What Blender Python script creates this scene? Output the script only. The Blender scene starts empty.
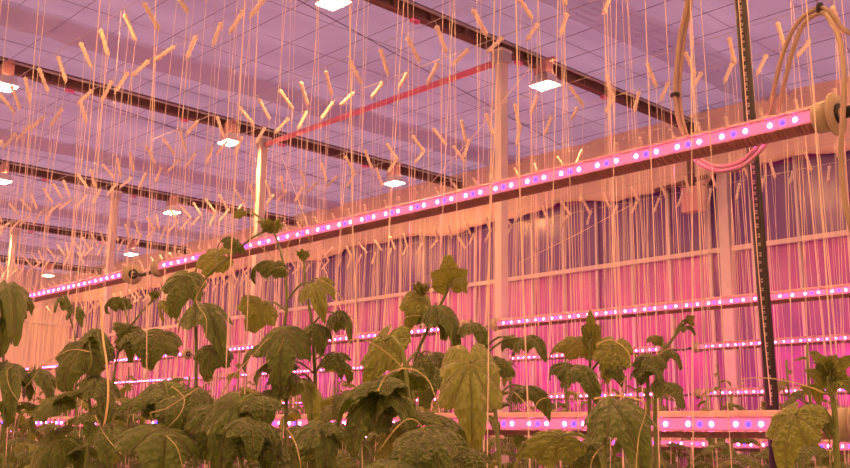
import bpy, math, random
from mathutils import Vector, Matrix
C = bpy.context.scene.collection
sc = bpy.context.scene
CZ = 2.0                      # camera height above the floor; heights below are given relative to it
# ---------------------------------------------------------------- camera
YAW, PIT, ROL, FPX = math.radians(46.74), math.radians(11.685), math.radians(.871), 976.55
fwd = Vector((math.cos(PIT)*math.cos(YAW), math.cos(PIT)*math.sin(YAW), math.sin(PIT)))
ri = Vector((math.sin(YAW), -math.cos(YAW), 0)); up = ri.cross(fwd)
ca = ri*math.cos(ROL)+up*math.sin(ROL); cb = -ri*math.sin(ROL)+up*math.cos(ROL)
cam_d = bpy.data.cameras.new('camera'); cam = bpy.data.objects.new('camera', cam_d); C.objects.link(cam)
cam_d.sensor_width = 36; cam_d.lens = FPX/850*36; cam_d.clip_start = .05; cam_d.clip_end = 200
m = Matrix((ca, cb, -fwd)).transposed().to_4x4(); m.translation = (0, 0, CZ); cam.matrix_world = m
sc.camera = cam
# ---------------------------------------------------------------- world, light levels, exposure
w = bpy.data.worlds.new('dusk_sky'); sc.world = w; w.use_nodes = True
nt = w.node_tree; bg = nt.nodes['Background']
bg.inputs['Color'].default_value = (.60, .34, .46, 1); bg.inputs['Strength'].default_value = 1.6
LAMP_GLASS = 430.0            # glass of the sodium lamps
LED_WHITE, LED_BLUE, STRIP = 210.0, 9.5, .85
sc.view_settings.view_transform = 'Standard'; sc.view_settings.look = 'None'
sc.view_settings.gamma = 1; sc.view_settings.use_curve_mapping = False
sc.view_settings.exposure = 0.1
sc.cycles.max_bounces = 6; sc.cycles.diffuse_bounces = 3; sc.cycles.glossy_bounces = 3
sc.cycles.transparent_max_bounces = 8; sc.cycles.sample_clamp_indirect = 4; sc.cycles.use_denoising = True
sc.cycles.caustics_reflective = False; sc.cycles.caustics_refractive = False
# ---------------------------------------------------------------- helpers
def pray(x, y): return fwd+ca*((x-425)/FPX)-cb*((y-234)/FPX)
def onx(x, y, X):             # the point of the plane X that lies along a sight line of the survey
    d = pray(x, y); return d*(X/d.x)+Vector((0, 0, CZ))
def proj(P):
    q = P-Vector((0, 0, CZ)); z = q.dot(fwd); return 425+FPX*q.dot(ca)/z, 234-FPX*q.dot(cb)/z, z
class MB:
    def __init__(s): s.v = []; s.f = []; s.m = []; s.uv = {}
    def box(s, c, d, mi=0, R=None):
        n = len(s.v); c = Vector(c)
        for x in (-.5, .5):
            for y in (-.5, .5):
                for z in (-.5, .5):
                    p = Vector((x*d[0], y*d[1], z*d[2])); p = R@p if R else p; s.v.append(c+p)
        for f in ((0,1,3,2), (4,6,7,5), (0,4,5,1), (2,3,7,6), (0,2,6,4), (1,5,7,3)): s.f.append([n+i for i in f]); s.m.append(mi)
        return s
    def tube(s, pts, r, n=6, mi=0, cap=True):
        pts = [Vector(p) for p in pts]; rs = r if isinstance(r, (list, tuple)) else [r]*len(pts)
        b = len(s.v); prev = None
        for i, p in enumerate(pts):
            t = (pts[min(i+1, len(pts)-1)]-pts[max(i-1, 0)])
            t = t.normalized() if t.length > 1e-9 else Vector((0, 0, 1))
            if prev is None:
                a = t.cross(Vector((0, 0, 1)))
                if a.length < .1: a = t.cross(Vector((0, 1, 0)))
            else: a = prev-t*prev.dot(t)
            a.normalize(); prev = a; c = t.cross(a)
            for k in range(n):
                th = 2*math.pi*k/n; s.v.append(p+(a*math.cos(th)+c*math.sin(th))*rs[i])
        for i in range(len(pts)-1):
            for k in range(n):
                s.f.append([b+i*n+k, b+i*n+(k+1) % n, b+(i+1)*n+(k+1) % n, b+(i+1)*n+k]); s.m.append(mi)
        if cap:
            s.f.append([b+k for k in range(n)][::-1]); s.m.append(mi)
            s.f.append([b+(len(pts)-1)*n+k for k in range(n)]); s.m.append(mi)
        return s
    def add(s, verts, faces, mi=0, uvs=None):
        b = len(s.v); s.v += [Vector(v) for v in verts]
        for f in faces: s.f.append([b+i for i in f]); s.m.append(mi)
        if uvs:
            for i, q in enumerate(uvs): s.uv[b+i] = q
        return s
    def mesh(s, name, mats, smooth=False):
        me = bpy.data.meshes.new(name); me.from_pydata([tuple(v) for v in s.v], [], s.f)
        for q in (mats if isinstance(mats, (list, tuple)) else [mats]): me.materials.append(q)
        if len(me.materials) > 1:
            for p, k in zip(me.polygons, s.m): p.material_index = k
        if smooth: me.shade_smooth()
        if s.uv:
            ul = me.uv_layers.new(name='leaf')
            for l in me.loops: ul.data[l.index].uv = s.uv.get(l.vertex_index, (0, 0))
        me.update(); return me
    def build(s, name, mats, parent=None, smooth=False):
        return link(name, s.mesh(name, mats, smooth), parent)
def link(name, data, parent=None, loc=None):
    o = bpy.data.objects.new(name, data); C.objects.link(o)
    if parent: o.parent = parent
    if loc is not None: o.location = loc
    return o
def tag(o, label=None, cat=None, group=None, kind=None):
    for k, v in (('label', label), ('category', cat), ('group', group), ('kind', kind)):
        if v: o[k] = v
    return o
def empty(name, loc, label, cat, group=None):
    return tag(link(name, None, None, loc), label, cat, group)
def dup(o, loc, label=None, group=None, rot=None):
    r = o.copy(); C.objects.link(r); r.location = loc
    if rot is not None: r.rotation_euler = rot
    if label: r['label'] = label
    if group: r['group'] = group
    for ch in o.children:
        c = ch.copy(); C.objects.link(c); c.parent = r
        for g in ch.children:
            d = g.copy(); C.objects.link(d); d.parent = c
    return r
def smooth_path(P, k=5):
    P = [Vector(p) for p in P]; out = []
    for i in range(len(P)-1):
        a, b, c, d = P[max(i-1, 0)], P[i], P[i+1], P[min(i+2, len(P)-1)]
        for j in range(k):
            t = j/k; out.append(.5*((2*b)+(c-a)*t+(2*a-5*b+4*c-d)*t*t+(3*b-a-3*c+d)*t**3))
    return out+[P[-1]]
# ---------------------------------------------------------------- materials
def mat(name, col, rough=.6, metal=0, spec=.5, bump=None, trans=0, coat=0):
    M = bpy.data.materials.new(name); M.use_nodes = True; n = M.node_tree; b = n.nodes['Principled BSDF']
    b.inputs['Base Color'].default_value = (*col, 1); b.inputs['Roughness'].default_value = rough
    b.inputs['Metallic'].default_value = metal; b.inputs['Specular IOR Level'].default_value = spec
    b.inputs['Coat Weight'].default_value = coat
    if bump:
        tc = n.nodes.new('ShaderNodeTexCoord'); no = n.nodes.new('ShaderNodeTexNoise'); bp = n.nodes.new('ShaderNodeBump')
        no.inputs['Scale'].default_value = bump[0]; no.inputs['Detail'].default_value = 3; bp.inputs['Strength'].default_value = bump[1]; bp.inputs['Distance'].default_value = bump[2]
        n.links.new(tc.outputs['Object'], no.inputs['Vector']); n.links.new(no.outputs['Fac'], bp.inputs['Height']); n.links.new(bp.outputs[0], b.inputs['Normal'])
        mx = n.nodes.new('ShaderNodeMixRGB'); mx.blend_type = 'MULTIPLY'; mx.inputs[0].default_value = .25
        mx.inputs[1].default_value = (*col, 1); n.links.new(no.outputs['Fac'], mx.inputs[2]); n.links.new(mx.outputs[0], b.inputs['Base Color'])
    return M
def emis(name, col, s):
    M = bpy.data.materials.new(name); M.use_nodes = True; b = M.node_tree.nodes['Principled BSDF']
    b.inputs['Base Color'].default_value = (*[.45*q for q in col], 1)
    b.inputs['Emission Color'].default_value = (*col, 1); b.inputs['Emission Strength'].default_value = s
    return M
M_steel = mat('galvanised_steel', (.62, .58, .56), .5, .35, bump=(9, .1, .002))
M_col = mat('column_paint', (.82, .76, .70), .5, bump=(7, .1, .002))
M_truss = mat('weathered_truss', (.20, .105, .085), .65, bump=(20, .2, .003))
M_pinklit = mat('pink_lit_metal', (.80, .20, .36), .4)  # pink LED light on bare metal, put into the base colour
M_wire = mat('dark_wire', (.22, .16, .19), .5, .4)
M_cropwire = mat('steel_wire', (.55, .5, .48), .4, .6)
M_twine = mat('cream_twine', (.88, .76, .60), .75)
M_spool = mat('wound_cream_twine', (.92, .80, .62), .7, bump=(120, .5, .002))
M_cable = mat('grey_beige_cable', (.36, .29, .20), .55)
M_tie = mat('black_tie', (.02, .02, .02), .5)
M_hose = mat('black_hose', (.012, .010, .012), .33)
M_print = mat('pale_hose_print', (.42, .36, .33), .6)
M_cap = mat('cream_end_cap', (.46, .40, .27), .5, bump=(30, .15, .002))
M_alu = mat('light_tube_body', (.60, .35, .33), .42)
n = M_alu.node_tree; b = n.nodes['Principled BSDF']
tc = n.nodes.new('ShaderNodeTexCoord'); wv = n.nodes.new('ShaderNodeTexWave'); wv.bands_direction = 'Y'; wv.inputs['Scale'].default_value = 28
bp = n.nodes.new('ShaderNodeBump'); bp.inputs['Strength'].default_value = .45; bp.inputs['Distance'].default_value = .004
n.links.new(tc.outputs['Object'], wv.inputs['Vector']); n.links.new(wv.outputs['Fac'], bp.inputs['Height']); n.links.new(bp.outputs[0], b.inputs['Normal'])
M_strip = emis('glowing_led_cover', (1, .19, .35), STRIP)
M_ledw = emis('pink_white_led', (1, .055, .36), LED_WHITE)
M_ledb = emis('blue_led', (.035, .015, 1), LED_BLUE)
M_glass_lamp = emis('sodium_lamp_glass', (1, .43, .13), LAMP_GLASS)
M_house = mat('lamp_housing_metal', (.62, .36, .34), .45)
M_refl = mat('lamp_reflector', (.85, .78, .7), .3, .6)
M_floor = mat('white_ground_fabric', (.62, .60, .58), .8, bump=(5, .2, .01))
M_curtain = mat('peach_screen_fabric', (.88, .72, .52), .8, bump=(3, .4, .02))
M_endwall = mat('pale_end_film', (.86, .74, .66), .6, bump=(2, .3, .02))
M_dry = mat('dry_string', (.80, .66, .36), .8)
M_stem = mat('cucumber_stem', (.17, .24, .055), .5, bump=(60, .3, .002))
M_tendril = mat('pale_tendril', (.50, .46, .18), .6)
def ceiling_material():
    M = bpy.data.materials.new('translucent_energy_screen'); M.use_nodes = True; n = M.node_tree; n.nodes.clear()
    out = n.nodes.new('ShaderNodeOutputMaterial'); mix = n.nodes.new('ShaderNodeMixShader'); mix.inputs[0].default_value = .62
    d = n.nodes.new('ShaderNodeBsdfDiffuse'); t = n.nodes.new('ShaderNodeBsdfTranslucent')
    d.inputs[0].default_value = (.62, .56, .60, 1)
    tc = n.nodes.new('ShaderNodeTexCoord'); mp = n.nodes.new('ShaderNodeMapping'); mp.inputs['Scale'].default_value = (.45, 1.6, 1)
    no = n.nodes.new('ShaderNodeTexNoise'); no.inputs['Scale'].default_value = 1.2; no.inputs['Detail'].default_value = 4
    cr = n.nodes.new('ShaderNodeValToRGB'); cr.color_ramp.elements[0].color = (.40, .36, .46, 1); cr.color_ramp.elements[1].color = (.62, .60, .66, 1)
    cr.color_ramp.elements[0].position = .3; cr.color_ramp.elements[1].position = .7
    bp = n.nodes.new('ShaderNodeBump'); bp.inputs['Strength'].default_value = .5; bp.inputs['Distance'].default_value = .15
    n.links.new(tc.outputs['Object'], mp.inputs[0]); n.links.new(mp.outputs[0], no.inputs['Vector']); n.links.new(no.outputs['Fac'], cr.inputs[0])
    n.links.new(cr.outputs[0], t.inputs[0]); n.links.new(no.outputs['Fac'], bp.inputs['Height']); n.links.new(bp.outputs[0], d.inputs['Normal'])
    n.links.new(d.outputs[0], mix.inputs[1]); n.links.new(t.outputs[0], mix.inputs[2]); n.links.new(mix.outputs[0], out.inputs[0])
    return M
M_ceil = ceiling_material()
M_fold = mat('folded_screen', (.6, .48, .54), .8)
_n = M_fold.node_tree; _t = _n.nodes.new('ShaderNodeBsdfTranslucent'); _t.inputs[0].default_value = (.84, .76, .80, 1); _m = _n.nodes.new('ShaderNodeMixShader'); _m.inputs[0].default_value = .8
_n.links.new(_n.nodes['Principled BSDF'].outputs[0], _m.inputs[1]); _n.links.new(_t.outputs[0], _m.inputs[2]); _s = _n.nodes.new('ShaderNodeBsdfTransparent'); _k = _n.nodes.new('ShaderNodeMixShader'); _k.inputs[0].default_value = .5; _n.links.new(_m.outputs[0], _k.inputs[1]); _n.links.new(_s.outputs[0], _k.inputs[2]); _n.links.new(_k.outputs[0], _n.nodes['Material Output'].inputs[0])
def wall_material():
    M = mat('lilac_glazing', (.60, .30, .47), .2, spec=.9, coat=.15); n = M.node_tree; b = n.nodes['Principled BSDF']
    b.inputs['Coat Roughness'].default_value = .12
    tc = n.nodes.new('ShaderNodeTexCoord'); mp = n.nodes.new('ShaderNodeMapping'); mp.inputs['Scale'].default_value = (1, 1.2, .5)
    no = n.nodes.new('ShaderNodeTexNoise'); no.inputs['Scale'].default_value = 1.3; no.inputs['Detail'].default_value = 5
    cr = n.nodes.new('ShaderNodeValToRGB'); cr.color_ramp.elements[0].color = (.25, .065, .36, 1); cr.color_ramp.elements[1].color = (.62, .14, .50, 1)
    cr.color_ramp.elements[0].position = .32; cr.color_ramp.elements[1].position = .68
    n.links.new(tc.outputs['Object'], mp.inputs[0]); n.links.new(mp.outputs[0], no.inputs['Vector']); n.links.new(no.outputs['Fac'], cr.inputs[0])
    n.links.new(cr.outputs[0], b.inputs['Base Color']); return M
M_wall = wall_material()
def leaf_material(name, c1, c2, vein):
    M = bpy.data.materials.new(name); M.use_nodes = True; n = M.node_tree; b = n.nodes['Principled BSDF']; L = n.links.new
    out = [q for q in n.nodes if q.type == 'OUTPUT_MATERIAL'][0]
    uv = n.nodes.new('ShaderNodeUVMap'); uv.uv_map = 'leaf'
    sep = n.nodes.new('ShaderNodeSeparateXYZ'); L(uv.outputs[0], sep.inputs[0])
    def mth(op, a, b_=None, clamp=False):
        q = n.nodes.new('ShaderNodeMath'); q.operation = op; q.use_clamp = clamp
        for i, z in enumerate((a, b_)):
            if z is None: continue
            if isinstance(z, (int, float)): q.inputs[i].default_value = z
            else: L(z, q.inputs[i])
        return q.outputs[0]
    ax = mth('ABSOLUTE', sep.outputs[0]); y = sep.outputs[1]
    dmin = None
    for deg in (0, 38, 72, 112):
        s_, c_ = math.sin(math.radians(deg)), math.cos(math.radians(deg))
        dist = mth('ABSOLUTE', mth('SUBTRACT', mth('MULTIPLY', ax, c_), mth('MULTIPLY', y, s_)))
        al = mth('ADD', mth('MULTIPLY', ax, s_), mth('MULTIPLY', y, c_))
        dist = mth('ADD', dist, mth('MULTIPLY', mth('LESS_THAN', al, 0), 5.0))
        dmin = dist if dmin is None else mth('MINIMUM', dmin, dist)
    v = mth('SUBTRACT', 1.0, mth('MULTIPLY', dmin, 42.0), True)
    vo = n.nodes.new('ShaderNodeTexVoronoi'); vo.inputs['Scale'].default_value = 13; L(uv.outputs[0], vo.inputs['Vector'])
    no = n.nodes.new('ShaderNodeTexNoise'); no.inputs['Scale'].default_value = 3.5; L(uv.outputs[0], no.inputs['Vector'])
    h = mth('SUBTRACT', mth('MULTIPLY', mth('SUBTRACT', 1.0, vo.outputs['Distance']), 1.0), mth('MULTIPLY', v, 1.3))
    bp = n.nodes.new('ShaderNodeBump'); bp.inputs['Strength'].default_value = 1; bp.inputs['Distance'].default_value = .010
    L(h, bp.inputs['Height']); L(bp.outputs[0], b.inputs['Normal'])
    m1 = n.nodes.new('ShaderNodeMixRGB'); m1.inputs[1].default_value = (*c1, 1); m1.inputs[2].default_value = (*c2, 1); L(no.outputs['Fac'], m1.inputs[0])
    m2 = n.nodes.new('ShaderNodeMixRGB'); L(mth('MULTIPLY', v, .3), m2.inputs[0]); L(m1.outputs[0], m2.inputs[1]); m2.inputs[2].default_value = (*vein, 1)
    L(m2.outputs[0], b.inputs['Base Color']); b.inputs['Roughness'].default_value = .46; b.inputs['Specular IOR Level'].default_value = .5
    tr = n.nodes.new('ShaderNodeBsdfTranslucent'); m3 = n.nodes.new('ShaderNodeMixRGB'); m3.blend_type = 'MULTIPLY'; m3.inputs[0].default_value = 1
    L(m2.outputs[0], m3.inputs[1]); m3.inputs[2].default_value = (1.0, 1.0, .35, 1); L(m3.outputs[0], tr.inputs[0])
    mx = n.nodes.new('ShaderNodeMixShader'); mx.inputs[0].default_value = .30; b.inputs['Sheen Weight'].default_value = .25; b.inputs['Sheen Roughness'].default_value = .45; b.inputs['Sheen Tint'].default_value = (1, .9, .6, 1); L(b.outputs[0], mx.inputs[1]); L(tr.outputs[0], mx.inputs[2]); L(mx.outputs[0], out.inputs[0])
    return M
M_leaf = leaf_material('cucumber_leaf', (.065, .125, .020), (.165, .255, .044), (.34, .34, .10))
M_young = leaf_material('young_cucumber_leaf', (.20, .285, .045), (.30, .38, .07), (.42, .44, .13))

# ================================================================= THE SETTING
X0, X1, Y0, Y1, HC = -8.0, 10.35, -7.0, 24.0, 3.90
ZONES = [(-1e9, 'outside the left edge'), (0, 'near left edge'), (75, 'above tube joint'), (165, 'left of pink column'), (245, 'around the pink column'), (300, 'right of pink column'), (400, 'left of cream column'),
         (485, 'beside the cream column'), (540, 'right of cream column'), (640, 'left of black hose'), (735, 'around the black hose'), (795, 'near right edge'), (850, 'outside the right edge')]
ONS = ['', 'first', 'second', 'third', 'fourth', 'fifth', 'sixth', 'seventh', 'eighth', 'ninth', 'tenth', 'eleventh', 'twelfth']
def zone(px): return [z for a, z in ZONES if px >= a][-1]
def number_labels(items):      # items: (object, px, phrase); look-alikes in one stretch are told apart from left to right
    bk = {}
    for o, px, ph in items: bk.setdefault(ph+' '+zone(px), []).append((px, o))
    for ph, L in bk.items():
        L.sort(key=lambda q: q[0])
        for k, (px, o) in enumerate(L):
            suf = '' if len(L) == 1 else (', left one', ', right one')[k] if len(L) == 2 else ', leftmost' if k == 0 else ', rightmost' if k == len(L)-1 else ', %s from left' % (ONS[k+1] if k < 12 else 'middle')
            o['label'] = ph+suf
def struct(o, label=None): o['kind'] = 'structure'; return o
struct(MB().box(((X0+X1)/2, (Y0+Y1)/2, -.06), (X1-X0+1, Y1-Y0+1, .12)).build('floor', M_floor))
# ceiling: translucent screen, gently sagging between the girders
mb = MB(); NX, NY = 12, 124; vs = []; fs = []
TR = [6.05+4.02*k for k in range(-3, 5)]
for j in range(NY+1):
    y = Y0+(Y1-Y0)*j/NY
    for i in range(NX+1):
        x = X0+(X1-X0)*i/NX; ph = ((y-6.05)/4.02) % 1
        vs.append((x, y, CZ+HC+.07-.09*math.sin(math.pi*ph)+.012*math.sin(y*9+x)))
for j in range(NY):
    for i in range(NX): a = j*(NX+1)+i; fs.append((a, a+1, a+NX+2, a+NX+1))
ceil_o = struct(mb.add(vs, fs).build('ceiling', M_ceil, smooth=True))
wires = MB()
for k in range(40):
    x = X0+.46*k
    if x < X1: wires.tube([(x, Y0, CZ+HC-.03), (x, Y1, CZ+HC-.03)], .0035, 4)
q = wires.build('screen_support_wires', M_wire, ceil_o); q['kind'] = 'stuff'
wires = MB()
for y in [Y0+.67*k for k in range(46)]: wires.tube([(X0, y, CZ+HC-.02), (X1, y+.0, CZ+HC-.02)], .003, 4)
for k, t in enumerate(TR):      # diagonal tie wires above the girders
    wires.tube([(X0, t-2, CZ+HC-.03), (X1, t+2, CZ+HC-.03)], .006, 4)
q = wires.build('screen_cross_wires', M_wire, ceil_o); q['kind'] = 'stuff'
for k, t in enumerate(TR):      # the gathered screen beside each girder
    rnd = random.Random(k); P = [(X0+i*.25, t-1.0+.03*rnd.uniform(-1, 1), CZ+HC-.03+.012*rnd.uniform(-1, 1)) for i in range(int((X1-X0)/.25)+1)]
    mb = MB(); NP = len(P); vs = []; fs = []
    for p in P:                                   # limp pleats hanging side by side
        for q in range(13): vs.append((p[0], p[1]+(q-6)*.045, p[2]+(-.035 if q % 2 else .02)))
    for a in range(NP-1):
        for q in range(12): fs.append((a*13+q, a*13+q+1, a*13+q+14, a*13+q+13))
    mb.add(vs, fs).build('gathered_screen', M_fold, ceil_o, smooth=True)
# glazed side wall
wl = struct(MB().box((X1+.03, (Y0+Y1)/2, (CZ+HC)/2+.05), (.06, Y1-Y0, CZ+HC+.1)).build('wall_right', M_wall))
mb = MB(); k = 0; y = 4.48-.56*20
muls = []
while y < Y1:
    if y > Y0: muls.append(y)
    y += .553
for y in muls: MB().box((X1-.025, y, CZ+1.5), (.04, .032, 3.2+CZ*1.0)).build('mullion', M_col, wl)
for h in (2.2, -.9): MB().box((X1-.04, (Y0+Y1)/2, CZ+h), (.07, Y1-Y0, .055)).build('rail', M_col, wl)
for y in (5.76, 1.7, -2.3): MB().box((X1-.07, y, (CZ+HC)/2), (.09, .13, CZ+HC)).build('wall_post', M_col, wl)
M_dusk = mat('dusk_painted_glazing', (.17, .09, .30), .26, spec=.6)  # opaque panes; the dusk sky behind the glass is painted into the colour
for a, b_ in zip(muls[:-1], muls[1:]):
    MB().box((X1-.003, (a+b_)/2, CZ+2.66), (.012, b_-a-.03, .90)).build('upper_pane', M_dusk, wl)
# screen fabric hanging in folds under the eaves of the side wall
vs = []; fs = []; rnd = random.Random(5); N = 300; L = []
for j in range(N+1):
    y = Y0+(Y1-Y0)*j/N; fo = .035*math.sin(y*11)+.02*math.sin(y*23+1)
    bot = 3.06+.05*math.sin(y*1.7)+.03*math.sin(y*4.1)+(.10 if 5.3 < y < 5.9 else 0)
    for i, (dx, hz) in enumerate(((.12, HC+.0), (.10+fo*.5, 3.5), (.12+fo, bot+.08), (.11+fo, bot), (.07+fo, bot))):
        vs.append((X1-dx-.06, y, CZ+hz))
for j in range(N):
    for i in range(4): a = j*5+i; fs.append((a, a+1, a+6, a+5))
tag(MB().add(vs, fs).build('eaves_curtain', M_curtain, smooth=True), 'long peach screen fabric hanging in folds along the top of the pink wall', 'curtain')
we = struct(MB().box(((X0+X1)/2, Y1+.03, (CZ+HC)/2), (X1-X0, .06, CZ+HC)).build('wall_far', M_endwall))
for x in [X0+1.0*i for i in range(19)]: MB().box((x+.3, Y1-.03, (CZ+HC)/2), (.05, .05, CZ+HC)).build('mullion', M_col, we)
for h in (-.3, 1.2, 2.6): MB().box(((X0+X1)/2, Y1-.05, CZ+h), (X1-X0, .08, .06)).build('rail', M_col, we)
struct(MB().box((X0-.03, (Y0+Y1)/2, (CZ+HC)/2), (.06, Y1-Y0, CZ+HC)).build('wall_left', M_endwall))
struct(MB().box(((X0+X1)/2, Y0-.03, (CZ+HC)/2), (X1-X0, .06, CZ+HC)).build('wall_near', M_endwall))
# girders
gnames = {6.05: 'nearest brown lattice girder crossing the ceiling above the big lamp and cream column',
          10.07: 'second brown ceiling girder, resting on the pink column left of centre',
          14.09: 'third brown ceiling girder, running behind the second pink column on the left',
          18.11: 'fourth brown ceiling girder, far back on the left',
          22.13: 'farthest brown ceiling girder near the end wall'}
for t in TR:
    if t < 4: lab = 'brown ceiling girder overhead behind the viewpoint'
    else: lab = gnames[round(t, 2)]
    g = empty('roof_girder', (X0, t, CZ+3.71), lab, 'girder', 'ceiling girders')
    Ln = X1-X0
    MB().box((Ln/2, 0, .085), (Ln, .075, .02)).build('top_flange', M_truss, g)
    MB().box((Ln/2, 0, -.035), (Ln, .075, .02)).build('bottom_flange', M_truss, g)
    MB().box((Ln/2, .01, .025), (Ln, .012, .10)).build('web', M_truss, g)
    MB().tube([(0, -.055, .055), (Ln, -.055, .055)], .013, 8).build('service_pipe', M_steel, g)
    z = MB()
    for i in range(int(Ln/.45)): z.box((i*.45+.2, -.02, .025), (.03, .05, .10))
    q = z.build('web_stiffeners', M_truss, g); q['kind'] = 'stuff'
    for x in [1.4*i+.9 for i in range(12)]:
        MB().box((x, -.03, -.085), (.09, .04, .03)).build('wire_bracket', M_pinklit, g)
# columns
clab = {6.05: 'cream steel column rising in front of the pink wall, lamp beside its top',
        10.07: 'pink-lit steel column under the second girder, behind the tallest plant tips',
        14.09: 'steel column under the third girder at the left, pink and thinner',
        18.11: 'far steel column near the left edge under the fourth girder',
        22.13: 'farthest steel column in front of the end wall'}
for t in TR:
    if t < 2: continue
    o = empty('steel_column', (6.58, t-.09, 0), clab.get(round(t, 2), 'steel column standing close at the right'), 'column', 'steel columns')
    MB().box((0, 0, (CZ+3.64)/2), (.095, .082, CZ+3.64)).box((0, 0, CZ+3.625), (.15, .15, .03)).build('shaft', M_col, o)
    MB().box((0, 0, .02), (.25, .25, .04)).build('base_plate', M_steel, o)
    MB().box((0, -.0, CZ+3.56), (.13, .15, .10)).build('head_clamp', M_steel, o)
tag(MB().tube([(6.58, 5.99, CZ+3.54), (6.58, 9.94, CZ+3.54)], .033, 10).build('brace_tube', M_pinklit, smooth=True),
    'pink-lit brace tube running between the tops of two columns', 'tube')
# small winch drive on the wall under the curtain
o = empty('screen_motor', (X1-.30, 6.05, CZ+3.05), 'dark screen drive box hanging under the eaves where the nearest girder meets the wall', 'motor')
MB().box((0, 0, .25), (.06, .06, .75)).build('bracket', M_truss, o)
MB().box((0, -.02, -.25), (.13, .26, .30)).build('housing', M_house, o)
MB().tube([(0, -.2, .0), (0, .5, -.05)], .03, 8).build('drive_shaft', M_truss, o)

# ================================================================= SODIUM LAMPS
def make_lamp():
    o = empty('sodium_lamp', (0, 0, 0), '', 'lamp', 'sodium lamps under the girders')
    b = MB(); b.box((0, .02, .0), (.11, .17, .15)).box((0, 0, .09), (.05, .26, .03)); b.build('ballast_housing', M_house, o)
    # flared reflector
    v = []; prof = ((.085, .06, -.06), (.10, .075, -.10), (.125, .092, -.17), (.118, .086, -.17), (.09, .07, -.11), (.07, .05, -.07))
    for (rx, ry, z) in prof:
        for sx, sy in ((-1, -1), (1, -1), (1, 1), (-1, 1)): v.append((sx*ry*1.1, sy*rx, z))
    f = []
    for i in range(5):
        for k in range(4): f.append((i*4+k, i*4+(k+1) % 4, i*4+4+(k+1) % 4, i*4+4+k))
    MB().add(v, f).build('reflector', M_refl, o)
    MB().box((0, 0, -.167), (.16, .225, .02)).build('glass', M_glass_lamp, o)
    MB().box((0, .06, .10), (.03, .08, .04)).build('hanger', M_steel, o)
    MB().tube([(0, 0, -.155), (0, .1, -.155)], .012, 6).build('bulb', M_glass_lamp, o)
    return o
lamp0 = make_lamp(); first = True
LL = {(6.05, 1): 'sodium lamp hanging beside the head of the cream column, brightest at centre right',
      (6.05, 0): 'glaring sodium lamp cut by the top edge of the photo left of centre',
      (10.07, 1): 'sodium lamp just right of the short brace above the long light tube',
      (10.07, 0): 'sodium lamp hanging to the left of the pink column top',
      (10.07, -1): 'sodium lamp near the left edge under the second girder',
      (14.09, 1): 'small sodium lamp right of the third girder column',
      (14.09, 0): 'sodium lamp at the left edge under the third girder',
      (18.11, 1): 'tiny sodium lamp above the joint of the long light tube',
      (22.13, 1): 'tiny farthest sodium lamp low at the left above the light tube'}
X_l = {6.05: (4.68, 7.38), 10.07: (6.1, 8.85), 14.09: (4.87, 7.5), 18.11: (6.2, 8.95), 22.13: (6.2, 8.9)}
for t in TR:
    a, b_ = X_l.get(round(t, 2), (4.7, 7.4)); step = 2.7
    xs = [(a+step*k, k) for k in range(-4, 2)]
    for x, k in xs:
        if x < X0+.5: continue
        lab = LL.get((round(t, 2), k), 'sodium lamp under a ceiling girder outside the photo')
        loc = (x-(.13 if 6 < t < 6.1 else .0), t-.075, CZ+3.64)
        if first: o = lamp0; o.location = loc; o['label'] = lab; first = False
        else: o = dup(lamp0, loc, lab)

# ================================================================= LED LIGHT TUBES
RT = .046; LN = 4.36; DY = .180
def tube_body(Ln):
    prof = []                                  # round body with two flat recessed faces
    for s in (1, -1):
        base = [(RT*.93, -.025), (RT*.80, -.022), (RT*.80, .022), (RT*.93, .025)]
        base += [(RT*math.cos(a), RT*math.sin(a)) for a in [math.radians(q) for q in (42, 58, 74, 90)]]
        base = [(s*x, s*y) for x, y in base]; prof += base[:]
        prof += [(s*RT*math.cos(math.radians(q)), s*RT*math.sin(math.radians(q))) for q in (106, 122, 138)]
    n_ = len(prof); mb = MB(); v = []; NS = 10
    for j in range(NS+1):
        for x, z in prof: v.append((x, Ln*j/NS, z))
    f = [(j*n_+k, j*n_+(k+1) % n_, (j+1)*n_+(k+1) % n_, (j+1)*n_+k) for j in range(NS) for k in range(n_)]
    f += [tuple(range(n_)), tuple(NS*n_+k for k in range(n_))[::-1]]
    return mb.add(v, f)
def lathe(pts, axis_o, n_=20):                 # pts (y, r) about the Y axis
    v = []; f = []
    for y, r in pts:
        for k in range(n_): a = 2*math.pi*k/n_; v.append((axis_o[0]+r*math.cos(a), axis_o[1]+y, axis_o[2]+r*math.sin(a)))
    for j in range(len(pts)-1):
        for k in range(n_): f.append((j*n_+k, j*n_+(k+1) % n_, (j+1)*n_+(k+1) % n_, (j+1)*n_+k))
    return MB().add(v, f)
def cap_mesh(s, o_):
    return lathe([(0, 0), (0, .049), (s*.004, .052), (s*.050, .052), (s*.054, .038), (s*.058, .036), (s*.060, .072 if s < 0 else .060), (s*.070, .072 if s < 0 else .060), (s*.072, .03), (s*.074, .018), (s*.09, .016), (s*.091, 0)], o_)
M_under = mat('ribbed_underside', (.30, .12, .13), .5)  # darker red, ribbed material for the lower faces of the tube body
_n = M_under.node_tree; _w = _n.nodes.new('ShaderNodeTexWave'); _w.bands_direction = 'Y'; _w.inputs['Scale'].default_value = 20; _t = _n.nodes.new('ShaderNodeTexCoord')
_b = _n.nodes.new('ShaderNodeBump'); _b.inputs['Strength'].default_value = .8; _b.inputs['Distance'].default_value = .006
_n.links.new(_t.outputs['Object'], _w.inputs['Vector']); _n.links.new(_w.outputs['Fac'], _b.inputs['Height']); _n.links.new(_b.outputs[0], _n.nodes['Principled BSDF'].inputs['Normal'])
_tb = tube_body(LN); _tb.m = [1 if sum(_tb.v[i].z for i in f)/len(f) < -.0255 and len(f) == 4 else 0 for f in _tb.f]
body_me = _tb.mesh('body', [M_alu, M_under], False)
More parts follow.
